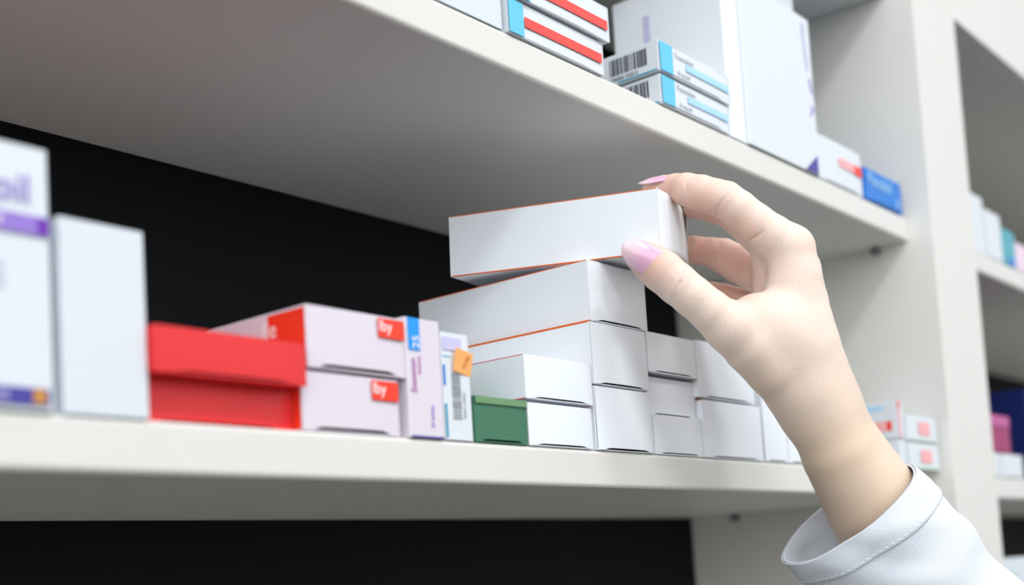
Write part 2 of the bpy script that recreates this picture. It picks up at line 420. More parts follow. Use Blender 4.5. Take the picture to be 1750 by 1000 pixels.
# behind the forearm, at the upright
b = carton('white carton with red label and red stripe, upper one behind the forearm', 0.8885, 0.9015, 0.0222, 0.0500, 0.06, y=-0.0095, m='card_gloss', bulge=0.0003)
patch(b, 'red_stripe', 'palered', 0.0026, 0.001, 0.0058, 0.028, off=0.0006); patch(b, 'red_stripe_end', 'redlabel', 0.0026, 0.022, 0.0058, 0.028, off=0.0007)
patch(b, 'red_label', 'palered', 0.0040, 0.0060, 0.0290, 0.0135, 'left', off=0.0003); patch(b, 'red_label_end', 'redlabel', 0.0040, 0.0062, 0.0075, 0.0133, 'left', off=0.0004)
patch(b, 'pale_blue_line', 'paleblue', 0.010, 0.022, 0.026, 0.025, 'left', off=0.0003); patch(b, 'pale_green_line', 'greenmark', 0.008, 0.0005, 0.020, 0.0020, 'left', off=0.0003)
b = carton('white carton lying under the red-striped one behind the forearm', 0.8880, 0.9018, 0, 0.0215, 0.06, y=-0.0095, m='card_gloss', bulge=0.0003)
G_S = 'small white cartons with a pale red square'
for lb, z0, z1 in (('small white carton with pale red square on the shelf by the upright', 0, 0.0203), ('small white carton with pale red square on top of its twin by the upright', 0.0212, 0.0408)):
    b = carton(lb, 0.9030, 0.9640, z0, z1, 0.05, m='card_gloss', group=G_S, bulge=0.0004, y=-0.0105)
    patch(b, 'red_square', 'palered', 0.0230, 0.0052, 0.0440, 0.0150, off=0.0008)
    patch(b, 'pale_green_line', 'greenmark', 0.002, 0.0004, 0.058, 0.0016, off=0.0008)

# ------------------------------------------------------------------ upper shelf
b = carton('plain bluish white carton at the left of the upper shelf', 0.395, 0.4655, ZT, ZT + 0.06, 0.07, m='card_cool', axis='z')
G_RS = 'white cartons with a red stripe and blue end'
for lb, x0, x1, z0, z1, y in (('red-striped white carton lying on the upper shelf, under its twin', 0.4687, 0.5500, ZT, ZT + 0.0178, -0.001),
                              ('red-striped white carton lying on top of its twin', 0.4727, 0.5545, ZT + 0.0190, ZT + 0.0385, -0.003)):
    b = carton(lb, x0, x1, z0, z1, 0.05, y=y, m='card_gloss', group=G_RS, bulge=0.0005, notch=0.0002)
    patch(b, 'blue_end', 'cyan', 0.0003, 0.0002, 0.0118, z1 - z0 - 0.0004, off=0.0008)
    patch(b, 'red_stripe', 'redstripe', 0.0126, 0.0058, x1 - x0 - 0.0028, 0.0110, off=0.0009)
G_BC = 'white cartons with a barcode end and a pale blue stripe'
for lb, x0, x1, z0, z1, s, y in (('barcoded white carton with pale blue stripe, on the upper shelf under its twin', 0.6060, 0.6852, ZT, ZT + 0.0172, 11, -0.001),
                              ('barcoded white carton with pale blue stripe, on top of its twin', 0.6045, 0.6865, ZT + 0.0186, ZT + 0.0368, 12, -0.002)):
    b = carton(lb, x0, x1, z0, z1, 0.05, y=y, m='card_gloss', group=G_BC, bulge=0.0004)
    patch(b, 'blue_end', 'cyan', 0.0016, 0.0006, 0.0150, z1 - z0 - 0.0004, off=0.0008)
    patch(b, 'pale_blue_stripe', 'paleblue', 0.0300, 0.0070, x1 - x0 - 0.0020, 0.0112, off=0.0008)
    lettering(b, 'Treneodium', 0.0042, 'inkpale', 0.0180, 0.0122, off=0.0007); lettering(b, '50 mg tabl.', 0.0032, 'inkpale', 0.0200, 0.0026, off=0.0007)
    barcode(b, 0.0075, 0.0052, 0.0335, 0.0150, 'left', seed=s); lettering(b, '5 790006 322012', 0.0030, 'ink', 0.0350, 0.0018, 'left', off=0.0003)
    patch(b, 'blue_edge', 'cyandark', 0.0010, 0.0002, 0.0280, 0.0010, 'left', off=0.0003)
b = carton('tall grey-white carton standing deep into the upper shelf, barcoded boxes in front', 0.6880, 0.7085, ZT, ZT + 0.1120, 0.0815, m='card', axis='z')
patch(b, 'faint_print', 'purplepale', 0.053, 0.048, 0.058, 0.096, 'left', off=0.0003)
b = carton('tall plain white carton standing behind the purple-lettered one', 0.7600, 0.8560, ZT, ZT + 0.165, 0.06, y=0.03, m='card_cool', axis='z')
b = carton('large white carton with purple lettering on its right edge, on the upper shelf', 0.7092, 0.8105, ZT, ZT + 0.1120, 0.028, m='card_gloss', axis='z', y=-0.0015)
lettering(b, 'Pharmonolidum', 0.0095, 'purplepale', 0.0872, 0.107, off=0.0006, turn=-84, sx=0.55)
lettering(b, '~', 0.0200, 'purplemid', 0.0890, 0.066, off=0.0006, turn=-65); lettering(b, 'y', 0.0130, 'purplemid', 0.0925, 0.044, off=0.0006, turn=-20)
V = [(0.0790, -0.0006, 0.0004), (0.0980, -0.0006, 0.0004), (0.0980, -0.0006, 0.0135), (0.0790, -0.0004, 0.0004), (0.0980, -0.0004, 0.0004), (0.0980, -0.0004, 0.0135)]
link('purple_triangle', mesh('purple_triangle', V, [(0, 1, 2), (5, 4, 3), (0, 3, 4, 1), (1, 4, 5, 2), (2, 5, 3, 0)]), M['navy'], b)
b = carton('white carton with small red logo on the upper shelf, beside the blue one', 0.8130, 0.8850, ZT, ZT + 0.0325, 0.05, m='card_gloss')
patch(b, 'red_logo', 'palered', 0.0325, 0.0150, 0.0580, 0.0215, off=0.0009); patch(b, 'red_logo_end', 'redlabel', 0.0580, 0.0142, 0.0706, 0.0215, off=0.0010)
b = carton('blue carton at the right end of the upper shelf', 0.8880, 0.9570, ZT, ZT + 0.0243, 0.05, m='bluebox', y=-0.001)
lettering(b, 'Pansalol', 0.0135, 'paleblue', 0.004, 0.0118, off=0.0010); lettering(b, '20', 0.0095, 'paleblue', 0.053, 0.0030, off=0.0010)

# ------------------------------------------------------------------ bay behind the upright
for lb, x0, x1, hh, m_, y in (('white carton with teal edge, tallest beside the upright in the far bay', 1.0990, 1.1560, 0.0530, 'card_gloss', 0.001),
                              ('white carton second from the upright in the far bay', 1.1585, 1.1990, 0.0440, 'card_gloss', 0.0),
                              ('teal carton between white and pale pink ones in the far bay', 1.2010, 1.2370, 0.0340, 'teal', 0.0),
                              ('pale pink carton at the photo\'s right edge in the far bay', 1.2400, 1.2900, 0.0265, 'palepink', 0.0)):
    b = carton(lb, x0, x1, ZT, ZT + hh, 0.06, m=m_, axis='z', y=y)
    if 'teal edge' in lb: patch(b, 'teal_edge', 'teal', 0.0002, 0.002, 0.0150, hh - 0.001, off=0.0004)
    if m_ == 'teal': patch(b, 'blue_print', 'bluebox', 0.012, 0.001, 0.034, 0.0075, off=0.0004)
G_F = 'white cartons under the magenta one'
b = carton('white carton nearest the wide upright, lying under the magenta carton', 1.0800, 1.1380, 0, 0.0215, 0.06, m='card_gloss', group=G_F)
b = carton('second white carton from the wide upright, partly under the magenta carton', 1.1400, 1.2000, 0, 0.0215, 0.06, m='card_gloss', group=G_F)
b = carton('magenta carton lying on white cartons in the far bay', 1.0830, 1.1700, 0.0220, 0.0560, 0.07, m='magenta')
patch(b, 'light_magenta_band', 'magentalight', 0.0006, 0.0240, 0.0860, 0.0336, off=0.0009)
b = carton('navy blue carton standing beside the magenta one in the far bay', 1.2260, 1.2650, 0.0, 0.0870, 0.05, m='navybox', axis='z')
b = carton('pale carton standing on the lowest visible shelf of the far bay', 1.1150, 1.1900, -PITCH, -PITCH + 0.1325, 0.06, m='card_cool', axis='z')
patch(b, 'pale_green_print', 'greenmark', 0.010, 0.100, 0.040, 0.120, off=0.0004)
b = carton('teal carton on the top shelf of the far bay, above the fascia board', 1.2550, 1.3300, 2 * PITCH, 2 * PITCH + 0.100, 0.05, m='teal', axis='z', y=0.003)

# ------------------------------------------------------------------ the person: hand and forearm as one surface, nails, coat sleeve
H = {'chains': {'forearm': [[0.61729, -0.07719, 0.0219, 0.01707], [0.62995, -0.08287, -0.00573, 0.02092], [0.64702, -0.09072, -0.03384, 0.02489], [0.66778, -0.10092, -0.0665, 0.02737], [0.68872, -0.11245, -0.10304, 0.02954]], 'forearm_b': [[0.62726, -0.07218, 0.02362, 0.01577], [0.64028, -0.07819, -0.00481, 0.01968], [0.65619, -0.08606, -0.03402, 0.02302], [0.67519, -0.09724, -0.06715, 0.02576], [0.6963, -0.10891, -0.10412, 0.02793]], 'forearm_c': [[0.60675, -0.08141, 0.01934, 0.01435], [0.61926, -0.08699, -0.00753, 0.01781], [0.63669, -0.0938, -0.0348, 0.0211]], 'meta_index': [[0.59581, -0.07813, 0.09948, 0.01282], [0.5974, -0.07958, 0.08296, 0.0125], [0.60093, -0.07964, 0.06172, 0.01526], [0.60845, -0.07965, 0.03924, 0.01658], [0.6145, -0.07856, 0.02214, 0.01699]], 'meta_middle': [[0.61662, -0.07111, 0.09322, 0.01242], [0.61904, -0.07175, 0.07488, 0.01353], [0.61998, -0.07284, 0.0493, 0.01568], [0.62539, -0.07314, 0.0243, 0.01667]], 'meta_ring': [[0.6299, -0.06183, 0.0919, 0.01159], [0.63065, -0.06294, 0.06826, 0.01284], [0.63239, -0.06534, 0.0453, 0.01473], [0.63427, -0.06813, 0.02403, 0.01596]], 'meta_pinky': [[0.64391, -0.05254, 0.08341, 0.01087], [0.64322, -0.05544, 0.0628, 0.01245], [0.64112, -0.05955, 0.04045, 0.01429], [0.6415, -0.06422, 0.02345, 0.0155]], 'thumb': [[0.53315, -0.02641, 0.0972, 0.00774], [0.53495, -0.03125, 0.09283, 0.00965], [0.53756, -0.03618, 0.08769, 0.01037], [0.54155, -0.04179, 0.08082, 0.0102], [0.54653, -0.04775, 0.07345, 0.01005], [0.5532, -0.05337, 0.06576, 0.01051], [0.56203, -0.05843, 0.0578, 0.01189]], 'thenar': [[0.56203, -0.05843, 0.0578, 0.01189], [0.57331, -0.06315, 0.04855, 0.01348], [0.58621, -0.06804, 0.03745, 0.01391], [0.59988, -0.07087, 0.02772, 0.01408], [0.6105, -0.07496, 0.01986, 0.01542]], 'web': [[0.57591, -0.06494, 0.06254, 0.01262], [0.58809, -0.0726, 0.05528, 0.01512], [0.59926, -0.0788, 0.04622, 0.01582]], 'web2': [[0.59788, -0.07884, 0.08504, 0.0116], [0.59351, -0.07473, 0.06973, 0.01278], [0.58531, -0.06975, 0.05975, 0.01361]], 'palm_pad': [[0.59746, -0.06445, 0.10081, 0.00868], [0.60357, -0.06284, 0.09164, 0.00968], [0.60734, -0.06125, 0.08009, 0.01129]], 'dorsal': [[0.59073, -0.07504, 0.04903, 0.01391], [0.60046, -0.07717, 0.03426, 0.01463]], 'index': [[0.56441, -0.01638, 0.14148, 0.00486], [0.56606, -0.023, 0.14018, 0.0064], [0.56598, -0.03056, 0.13797, 0.00759], [0.5644, -0.0378, 0.13522, 0.00845], [0.5663, -0.04526, 0.13189, 0.00916], [0.56839, -0.05215, 0.12844, 0.00927], [0.57103, -0.0567, 0.12631, 0.00956], [0.57494, -0.0616, 0.12093, 0.00971], [0.58094, -0.06721, 0.1133, 0.01032], [0.58823, -0.07287, 0.10619, 0.01126], [0.59581, -0.07813, 0.09948, 0.01282]], 'middle': [[0.59615, -0.01071, 0.14039, 0.0049], [0.59561, -0.01776, 0.13859, 0.00616], [0.59245, -0.02617, 0.1353, 0.00737], [0.59029, -0.0388, 0.13057, 0.00821], [0.58981, -0.04876, 0.12618, 0.00907], [0.5984, -0.05781, 0.11449, 0.01001], [0.60794, -0.0657, 0.10321, 0.01128], [0.61662, -0.07111, 0.09322, 0.01242]], 'ring': [[0.59345, 0.00186, 0.11734, 0.00526], [0.59759, -0.00699, 0.11578, 0.00655], [0.60272, -0.017, 0.11381, 0.0075], [0.60853, -0.02466, 0.11179, 0.00799], [0.61315, -0.02925, 0.10957, 0.00946], [0.61664, -0.03677, 0.1039, 0.0104], [0.62116, -0.04474, 0.09799, 0.01069], [0.62575, -0.05386, 0.0942, 0.01163], [0.63031, -0.06233, 0.09186, 0.01224]], 'pinky': [[0.61919, -0.00908, 0.09239, 0.005], [0.62299, -0.01446, 0.09187, 0.007], [0.62638, -0.01993, 0.0896, 0.00766], [0.63146, -0.02804, 0.0857, 0.00797], [0.63711, -0.03767, 0.08194, 0.00895], [0.64395, -0.05238, 0.08177, 0.0112]]}, 'creases': [([[0.85501, 0.13189, 0.24327], [0.85549, 0.13235, 0.23491], [0.85514, 0.13406, 0.22478]], 0.00042, 0.0009), ([[0.87592, 0.10784, 0.23064], [0.87256, 0.11291, 0.22311], [0.87147, 0.11471, 0.21952], [0.87129, 0.11557, 0.21446]], 0.0005, 0.0009), ([[0.87392, 0.11062, 0.22806], [0.87028, 0.1161, 0.2201]], 0.00022, 0.0007), ([[0.89433, 0.08923, 0.19932], [0.8906, 0.09435, 0.19505], [0.88712, 0.09892, 0.19261]], 0.0008, 0.0011), ([[0.85691, 0.13834, 0.1738], [0.85392, 0.14337, 0.163], [0.85067, 0.1489, 0.15084]], 0.0008, 0.0009), ([[0.84942, 0.14843, 0.16666], [0.84838, 0.15045, 0.16076], [0.84704, 0.15283, 0.15488]], 0.00045, 0.0008), ([[0.84685, 0.15202, 0.16321], [0.84555, 0.15458, 0.15548]], 0.0003, 0.0007), ([[0.86027, 0.13485, 0.16886], [0.85851, 0.13867, 0.15563]], 0.0003, 0.0008), ([[0.87607, 0.10684, 0.2371], [0.8798, 0.10331, 0.22889]], 9e-05, 0.0007), ([[0.87787, 0.10483, 0.23554], [0.88132, 0.1017, 0.22689]], 9e-05, 0.0007), ([[0.87968, 0.10281, 0.23398], [0.88284, 0.10009, 0.2249]], 9e-05, 0.0007), ([[0.88148, 0.1008, 0.23242], [0.88436, 0.09848, 0.22291]], 9e-05, 0.0007), ([[0.87268, 0.11662, 0.19261], [0.87176, 0.11915, 0.18161], [0.87319, 0.11876, 0.17085]], 0.00045, 0.0009), ([[0.88959, 0.09809, 0.17529], [0.89415, 0.09326, 0.16931], [0.89839, 0.0887, 0.16428]], 0.0003, 0.0009)], 'nails': {'thumb': {'base': [0.5282, -0.03883, 0.08899], 'tip': [0.51993, -0.02498, 0.10104], 'n': [-0.8566, -0.4884, -0.1665], 'hw': 0.0084, 'rad': 0.0105}, 'index': {'base': [0.56386, -0.02882, 0.14479], 'tip': [0.55728, -0.01266, 0.1435], 'n': [-0.3455, -0.0741, 0.9355], 'hw': 0.0058, 'rad': 0.007}}, 'flush': [([0.52065, -0.03443, 0.09347], 0.016, 1.0), ([0.55438, -0.02848, 0.1336], 0.016, 0.9), ([0.56457, -0.0447, 0.12544], 0.014, 0.8), ([0.56415, -0.05159, 0.12123], 0.01, 0.6), ([0.57912, -0.02366, 0.13169], 0.016, 0.9), ([0.5833, -0.04066, 0.12525], 0.016, 0.9), ([0.60499, -0.02117, 0.11229], 0.018, 1.0), ([0.61112, -0.03532, 0.10201], 0.018, 0.9), ([0.62154, -0.0227, 0.08942], 0.02, 0.9), ([0.60607, -0.0518, 0.09298], 0.018, 0.8), ([0.57305, -0.06099, 0.10927], 0.012, 0.55), ([0.60178, -0.08738, 0.10221], 0.01, 0.3), ([0.56779, -0.06611, 0.07525], 0.01, 0.5), ([0.56693, -0.05949, 0.13161], 0.007, 0.25)], 'tan': [([0.61125, -0.08054, 0.01915], 0.024, 0.55), ([0.57803, -0.06514, 0.03108], 0.016, 0.35), ([0.61961, -0.08761, -0.00604], 0.03, 0.9), ([0.64159, -0.09473, -0.03735], 0.04, 1.0), ([0.67786, -0.1029, -0.07331], 0.05, 1.0)], 'relax': [([0.58076, -0.07812, 0.04445], 0.024), ([0.57671, -0.07469, 0.05666], 0.014), ([0.59334, -0.08334, 0.02663], 0.024), ([0.57348, -0.06778, 0.03332], 0.013), ([0.60205, -0.08461, 0.01491], 0.022), ([0.59169, -0.08511, 0.05658], 0.018), ([0.61961, -0.08761, -0.00604], 0.03), ([0.63954, -0.09263, -0.03406], 0.035)], 'sleeve': [([0.61321, -0.05352, -0.06293], [0.65347, -0.10902, -0.01433]), ([0.61654, -0.05587, -0.06785], [0.65826, -0.113, -0.02057]), ([0.62037, -0.05866, -0.07282], [0.66297, -0.11664, -0.02744]), ([0.6271, -0.06356, -0.08053], [0.67067, -0.12233, -0.03824]), ([0.63459, -0.06937, -0.0896], [0.67825, -0.12826, -0.04722]), ([0.64231, -0.07503, -0.09966], [0.68579, -0.13311, -0.06185]), ([0.655, -0.08536, -0.11588], [0.69776, -0.14282, -0.076]), ([0.6756, -0.10083, -0.14308], [0.71685, -0.15729, -0.09647]), ([0.70367, -0.12291, -0.17771], [0.74412, -0.17886, -0.12748])], 'cam': [0.0, -0.36843, -0.06193], 'view': [[0.63468, -0.77039, -0.06078], [0.02311, 0.09754, -0.99496], [0.77243, 0.63007, 0.07971]]}

def field_cones(P, nodes):
    """Distance to a chain of tapered capsules, smoothly joined."""
    out = None
    for a, b in zip(nodes[:-1], nodes[1:]):
        A = np.array(a[:3], np.float32); Bv = np.array(b[:3], np.float32); ab = Bv - A
        t = np.clip(((P - A) @ ab) / float(ab @ ab), 0, 1)
        d = np.sqrt(((P - A - t[..., None] * ab) ** 2).sum(-1)) - (a[3] + (b[3] - a[3]) * t)
        out = d if out is None else smin(out, d, 0.0012)
    return out

def smin(a, b, k):
    h = np.clip(0.5 + 0.5 * (b - a) / k, 0, 1)
    return b + (a - b) * h - k * h * (1 - h)

def hand_field(P):
    c = H['chains']; q = lambda n: field_cones(P, c[n])
    arm = smin(smin(q('forearm'), q('forearm_b'), 0.008), q('forearm_c'), 0.006)
    palm = smin(q('meta_index'), q('meta_middle'), 0.006)
    palm = smin(palm, q('meta_ring'), 0.006); palm = smin(palm, q('meta_pinky'), 0.006)
    thenar = smin(q('thenar'), q('web'), 0.007)
    palm = smin(palm, q('web2'), 0.006)
    palm = smin(palm, q('palm_pad'), 0.003)
    palm = smin(palm, smin(thenar, q('dorsal'), 0.008), 0.009)
    body = smin(palm, arm, 0.015)
    body = smin(body, q('thumb'), 0.004)
    res = None
    for n in ('index', 'middle', 'ring', 'pinky'):
        d = smin(body, q(n), 0.003)
        res = d if res is None else smin(res, d, 0.0006)
    return res

def crease_field(P):
    out = np.zeros(P.shape[:-1], np.float32)
    for pts, amp, wd in CREASES:
        dd = None; ns_ = len(pts) - 1
        for q_, (a, b) in enumerate(zip(pts[:-1], pts[1:])):
            A = np.array(a, np.float32); ab = np.array(b, np.float32) - A
            t = np.clip(((P - A) @ ab) / float(ab @ ab), 0, 1)
            e = ((P - A - t[..., None] * ab) ** 2).sum(-1)
            fade = np.sqrt(np.clip(np.sin(np.pi * (0.06 + 0.88 * (q_ + t) / ns_)), 0, 1))
            e = fade * np.exp(-e / (wd * wd))
            dd = e if dd is None else np.maximum(dd, e)
        out = out + amp * dd
    return out

CREASES = []
def on_skin(p):
    """The first point of the skin on the line of sight from the camera towards p."""
    o = np.array(H['cam']); d = np.array(p) - o; d /= np.linalg.norm(d); t = 0.5
    for _ in range(80):
        f = float(hand_field((o + d * t)[None].astype(np.float32))[0])
        if f < 1e-5: break
        t += 0.7 * f
    return list(o + d * t)

def surface_nets(F, origin, h):
    s = F < 0; nx, ny, nz = F.shape
    c = np.stack([s[i:nx - 1 + i, j:ny - 1 + j, k:nz - 1 + k] for i in (0, 1) for j in (0, 1) for k in (0, 1)])
    act = c.any(0) & ~c.all(0)
    cells = np.argwhere(act); idx = np.full(act.shape, -1, np.int64); idx[act] = np.arange(len(cells))
    acc = np.zeros((len(cells), 3)); cnt = np.zeros(len(cells))
    cor = [(i, j, k) for i in (0, 1) for j in (0, 1) for k in (0, 1)]
    val = {q: F[cells[:, 0] + q[0], cells[:, 1] + q[1], cells[:, 2] + q[2]] for q in cor}
    for a in cor:
        for ax in range(3):
            if a[ax]: continue
            b = list(a); b[ax] = 1; b = tuple(b)
            va, vb = val[a], val[b]; m = (va < 0) != (vb < 0)
            t = np.where(m, va / np.where(m, va - vb, 1), 0)
            p = np.tile(np.array(a, float), (len(cells), 1)); p[:, ax] += t
            acc[m] += p[m]; cnt[m] += 1
    V = (cells + acc / cnt[:, None]) * h + origin
    faces = []
    for ax in range(3):
        o = [q for q in range(3) if q != ax]
        sl0 = [slice(1, -1)] * 3; sl1 = [slice(1, -1)] * 3
        sl0[ax] = slice(0, F.shape[ax] - 1); sl1[ax] = slice(1, F.shape[ax])
        d = s[tuple(sl0)] != s[tuple(sl1)]
        e = np.argwhere(d); off = np.ones(3, int); off[ax] = 0; e = e + off
        ins = s[e[:, 0], e[:, 1], e[:, 2]]
        u = np.zeros(3, int); v = np.zeros(3, int); u[o[0]] = 1; v[o[1]] = 1
        g = lambda k: idx[k[:, 0], k[:, 1], k[:, 2]]
        f = np.stack([g(e - u - v), g(e - v), g(e), g(e - u)], 1)
        flip = ins if ax != 1 else ~ins
        f[~flip] = f[~flip][:, ::-1]
        faces.append(f)
    Fc = np.concatenate(faces); Fc = Fc[(Fc >= 0).all(1)]
    return V, Fc

CREASES = [([on_skin(p) for p in pts], amp, wd) for pts, amp, wd in H['creases']]
allp = np.array([n for ch in H['chains'].values() for n in ch])
lo = (allp[:, :3] - allp[:, 3:4]).min(0) - 0.004; hi = (allp[:, :3] + allp[:, 3:4]).max(0) + 0.004
hstep = 0.0010
dims = np.ceil((hi - lo) / hstep).astype(int) + 1
gx, gy, gz = [lo[i] + hstep * np.arange(dims[i]) for i in range(3)]
FV = np.empty(tuple(dims), np.float32)
for i0 in range(0, dims[0], 24):            # in slabs, to keep memory small
    X = np.stack(np.meshgrid(gx[i0:i0 + 24], gy, gz, indexing='ij'), -1).astype(np.float32)
    FV[i0:i0 + 24] = hand_field(X)
HV, HF = surface_nets(FV, lo, hstep)
def project(HV, fn, n=3):
    for _ in range(n):              # pull the vertices onto the exact surface
        e = 0.0003; P = HV.astype(np.float32)
        d0 = fn(P); g = np.stack([(fn(P + np.eye(3, dtype=np.float32)[k] * e) - d0) / e for k in range(3)], -1)
        HV = HV - (d0 / np.maximum((g * g).sum(-1), 0.2))[:, None] * g
    return HV
HV = project(HV, hand_field, 2)
bm = bmesh.new(); vs_ = [bm.verts.new(p) for p in HV.tolist()]
for f in HF.tolist():
    try: bm.faces.new([vs_[k] for k in f])
    except ValueError: pass
bmesh.ops.recalc_face_normals(bm, faces=bm.faces); bm.verts.index_update()
# relax the back of the hand, the ball of the thumb and the forearm
HV = np.array([v.co[:] for v in bm.verts]); ed = np.array([[e.verts[0].index, e.verts[1].index] for e in bm.edges])
deg = np.bincount(ed.ravel(), minlength=len(HV))[:, None].astype(float)
def mask(lst):
    a = np.zeros(len(HV))
    for p, r in lst: a = np.maximum(a, np.clip(2.2 - 2.0 * np.sqrt(((HV - np.array(p)) ** 2).sum(1)) / r, 0, 1))
    return a[:, None]
mk = mask(H['relax'])
for it in range(160):
    sm = np.zeros_like(HV); np.add.at(sm, ed[:, 0], HV[ed[:, 1]]); np.add.at(sm, ed[:, 1], HV[ed[:, 0]])
    HV = HV + mk * (0.6 if it % 2 == 0 else -0.50) * (sm / deg - HV)
for v, p in zip(bm.verts, HV): v.co = p
# finer mesh along the creases, which are then pressed in
for rnd_ in range(2):
    P = np.array([v.co[:] for v in bm.verts], np.float32)
    near = np.zeros(len(P), bool)
    for pts, amp, wd in CREASES:
        for a, b in zip(pts[:-1], pts[1:]):
            A = np.array(a, np.float32); ab = np.array(b, np.float32) - A
            t = np.clip(((P - A) @ ab) / float(ab @ ab), 0, 1)
            near |= ((P - A - t[:, None] * ab) ** 2).sum(-1) < (0.0021 if rnd_ == 0 else 0.0014) ** 2
    bm.verts.index_update()
    es = [e for e in bm.edges if near[e.verts[0].index] and near[e.verts[1].index]]
    bmesh.ops.subdivide_edges(bm, edges=es, cuts=1, use_grid_fill=True, smooth=0.6)
bm.normal_update()
P = np.array([v.co[:] for v in bm.verts], np.float32); cf = crease_field(P); Nn = np.array([v.normal[:] for v in bm.verts])
HV = P - cf[:, None] * Nn
for v, p in zip(bm.verts, HV): v.co = (p[0], p[1], p[2] + ZS)
bmesh.ops.triangulate(bm, faces=[f for f in bm.faces if len(f.verts) > 4])
me = bpy.data.meshes.new('person')
bm.to_mesh(me); bm.free()
me.polygons.foreach_set('use_smooth', [True] * len(me.polygons))
co = np.array([v.co[:] for v in me.vertices]) - np.array([0, 0, ZS])
def blobs(nm, lst):
    a = np.zeros(len(co))
    for p, r, s in lst: a = np.maximum(a, s * np.exp(-((co - np.array(p)) ** 2).sum(1) / (r * r)))
    at = me.attributes.new(nm, 'FLOAT', 'POINT'); at.data.foreach_set('value', a.astype(np.float32))
blobs('flush', H['flush']); blobs('tan', H['tan'])
person = link('person', me, M['skin'])
tag(person, 'person\'s hand and forearm in a white coat sleeve, reaching for the top carton', 'person')

def nail(spec, label=None):
    b = Vector(spec['base']); t = Vector(spec['tip']) - b; Ln = t.length; t.normalize()
    n = Vector(spec['n']); n = (n - t * n.dot(t)).normalized(); s = t.cross(n).normalized()
    hw, rad = spec['hw'], spec['rad']; NV, NU = 26, 18; top = []; bot = []
    for j in range(NV + 1):
        v = j / NV
        wf = math.sqrt(max(0.0, 1 - ((0.10 - v) / 0.145) ** 2)) if v < 0.10 else 1.0
        if v > 0.42: wf = max(0.0, 1 - ((v - 0.42) / 0.585) ** 2.3) ** 0.62
        wf = max(wf, 0.03) * (0.94 + 0.06 * math.sin(math.pi * v))
        for i in range(NU + 1):
            u = -1 + 2 * i / NU
            th = u * wf * hw / rad
            p = b + t * (Ln * v) + s * (rad * math.sin(th)) + n * (rad * (math.cos(th) - 1) + 0.0011 * math.sin(math.pi * min(1, v * 1.05)) + 0.0002)
            top.append(p); bot.append(p - n * 0.0006)
    V = top + bot; N = len(top); F = []; mi = []
    for j in range(NV):
        for i in range(NU):
            a = j * (NU + 1) + i; q = (a, a + 1, a + NU + 2, a + NU + 1)
            F.append(q); F.append(tuple(N + k for k in reversed(q))); mi += [0, 0]
    rim = [i for i in range(NU + 1)] + [j * (NU + 1) + NU for j in range(1, NV + 1)] + [NV * (NU + 1) + i for i in range(NU - 1, -1, -1)] + [j * (NU + 1) for j in range(NV - 1, 0, -1)]
    for q in range(len(rim)):
        a, c = rim[q], rim[(q + 1) % len(rim)]; F.append((a, N + a, N + c, c)); mi.append(0)
    me = mesh('fingernail', [(p.x, p.y, p.z + ZS) for p in V], F, mi, True)
    bm = bmesh.new(); bm.from_mesh(me); bmesh.ops.recalc_face_normals(bm, faces=bm.faces); bm.to_mesh(me); bm.free()
    at = me.attributes.new('tipfade', 'FLOAT', 'POINT'); at.data.foreach_set('value', [max(0.0, min(1.0, (k % N // (NU + 1)) / NV * 1.55 - 0.62)) for k in range(2 * N)])
    o = link('fingernail', me, M['nail'], person)
    if label: o['label'] = label
    return o
nail(H['nails']['thumb'], 'pale pink thumbnail'); nail(H['nails']['index'], 'pale pink nail of the index finger')

# coat sleeve: rings from the cuff towards the elbow
def sleeve_rings():
    st = [(Vector(l), Vector(r)) for l, r in H['sleeve']]
    cen = [(l + r) / 2 for l, r in st]; out = []
    for i, (l, r) in enumerate(st):
        ax = (cen[min(i + 1, len(st) - 1)] - cen[max(i - 1, 0)]).normalized()
        if i < 2: ax = (cen[3] - cen[0]).normalized()
        a = (r - l) / 2; bdir = a.cross(ax).normalized(); out.append((cen[i], a, bdir * a.length * 0.95, ax))
    return out
rings = sleeve_rings()
NU = 96
def ring_at(s):
    i = min(int(s), len(rings) - 2); t = s - i
    def cr_(k):
        p = [rings[min(max(i + q, 0), len(rings) - 1)][k] for q in (-1, 0, 1, 2)]
        return 0.5 * ((2 * p[1]) + (p[2] - p[0]) * t + (2 * p[0] - 5 * p[1] + 4 * p[2] - p[3]) * t * t + (3 * p[1] - p[0] - 3 * p[2] + p[3]) * t ** 3)
    return cr_(0), cr_(1), cr_(2)
FOLDS = [(-1.15, 1.9, 0.30, 0.0016, 0.9), (-1.75, 2.6, 0.28, -0.0020, 0.7), (-0.75, 3.4, 0.34, 0.0022, -0.5), (-2.3, 1.2, 0.24, 0.0014, 0.5), (-1.4, 4.6, 0.4, 0.003, 0.6), (2.2, 2.5, 0.5, 0.003, 0.3), (1.0, 3.5, 0.5, 0.003, -0.3), (-1.95, 0.6, 0.16, -0.0012, 0.3)]
def sleeve_point(s, th, off=0.0):
    c, a, b = ring_at(s)
    r = 1.0
    dr = 0.0
    for t0, s0, wd, amp, sl in FOLDS:
        x = (th - t0 - sl * (s - s0) * 0.35 + math.pi) % (2 * math.pi) - math.pi
        dr += amp * math.exp(-(x / wd) ** 2) * math.exp(-((s - s0) / 1.3) ** 2)
    dr += 0.0005 * math.sin(7 * th + 2.3 * s) * math.exp(-((s - 2) / 2.5) ** 2)
    al, bl = a.length, b.length
    k = 1 + (dr + off) / ((al + bl) / 2)
    return c + (a * math.cos(th) + b * math.sin(th)) * k
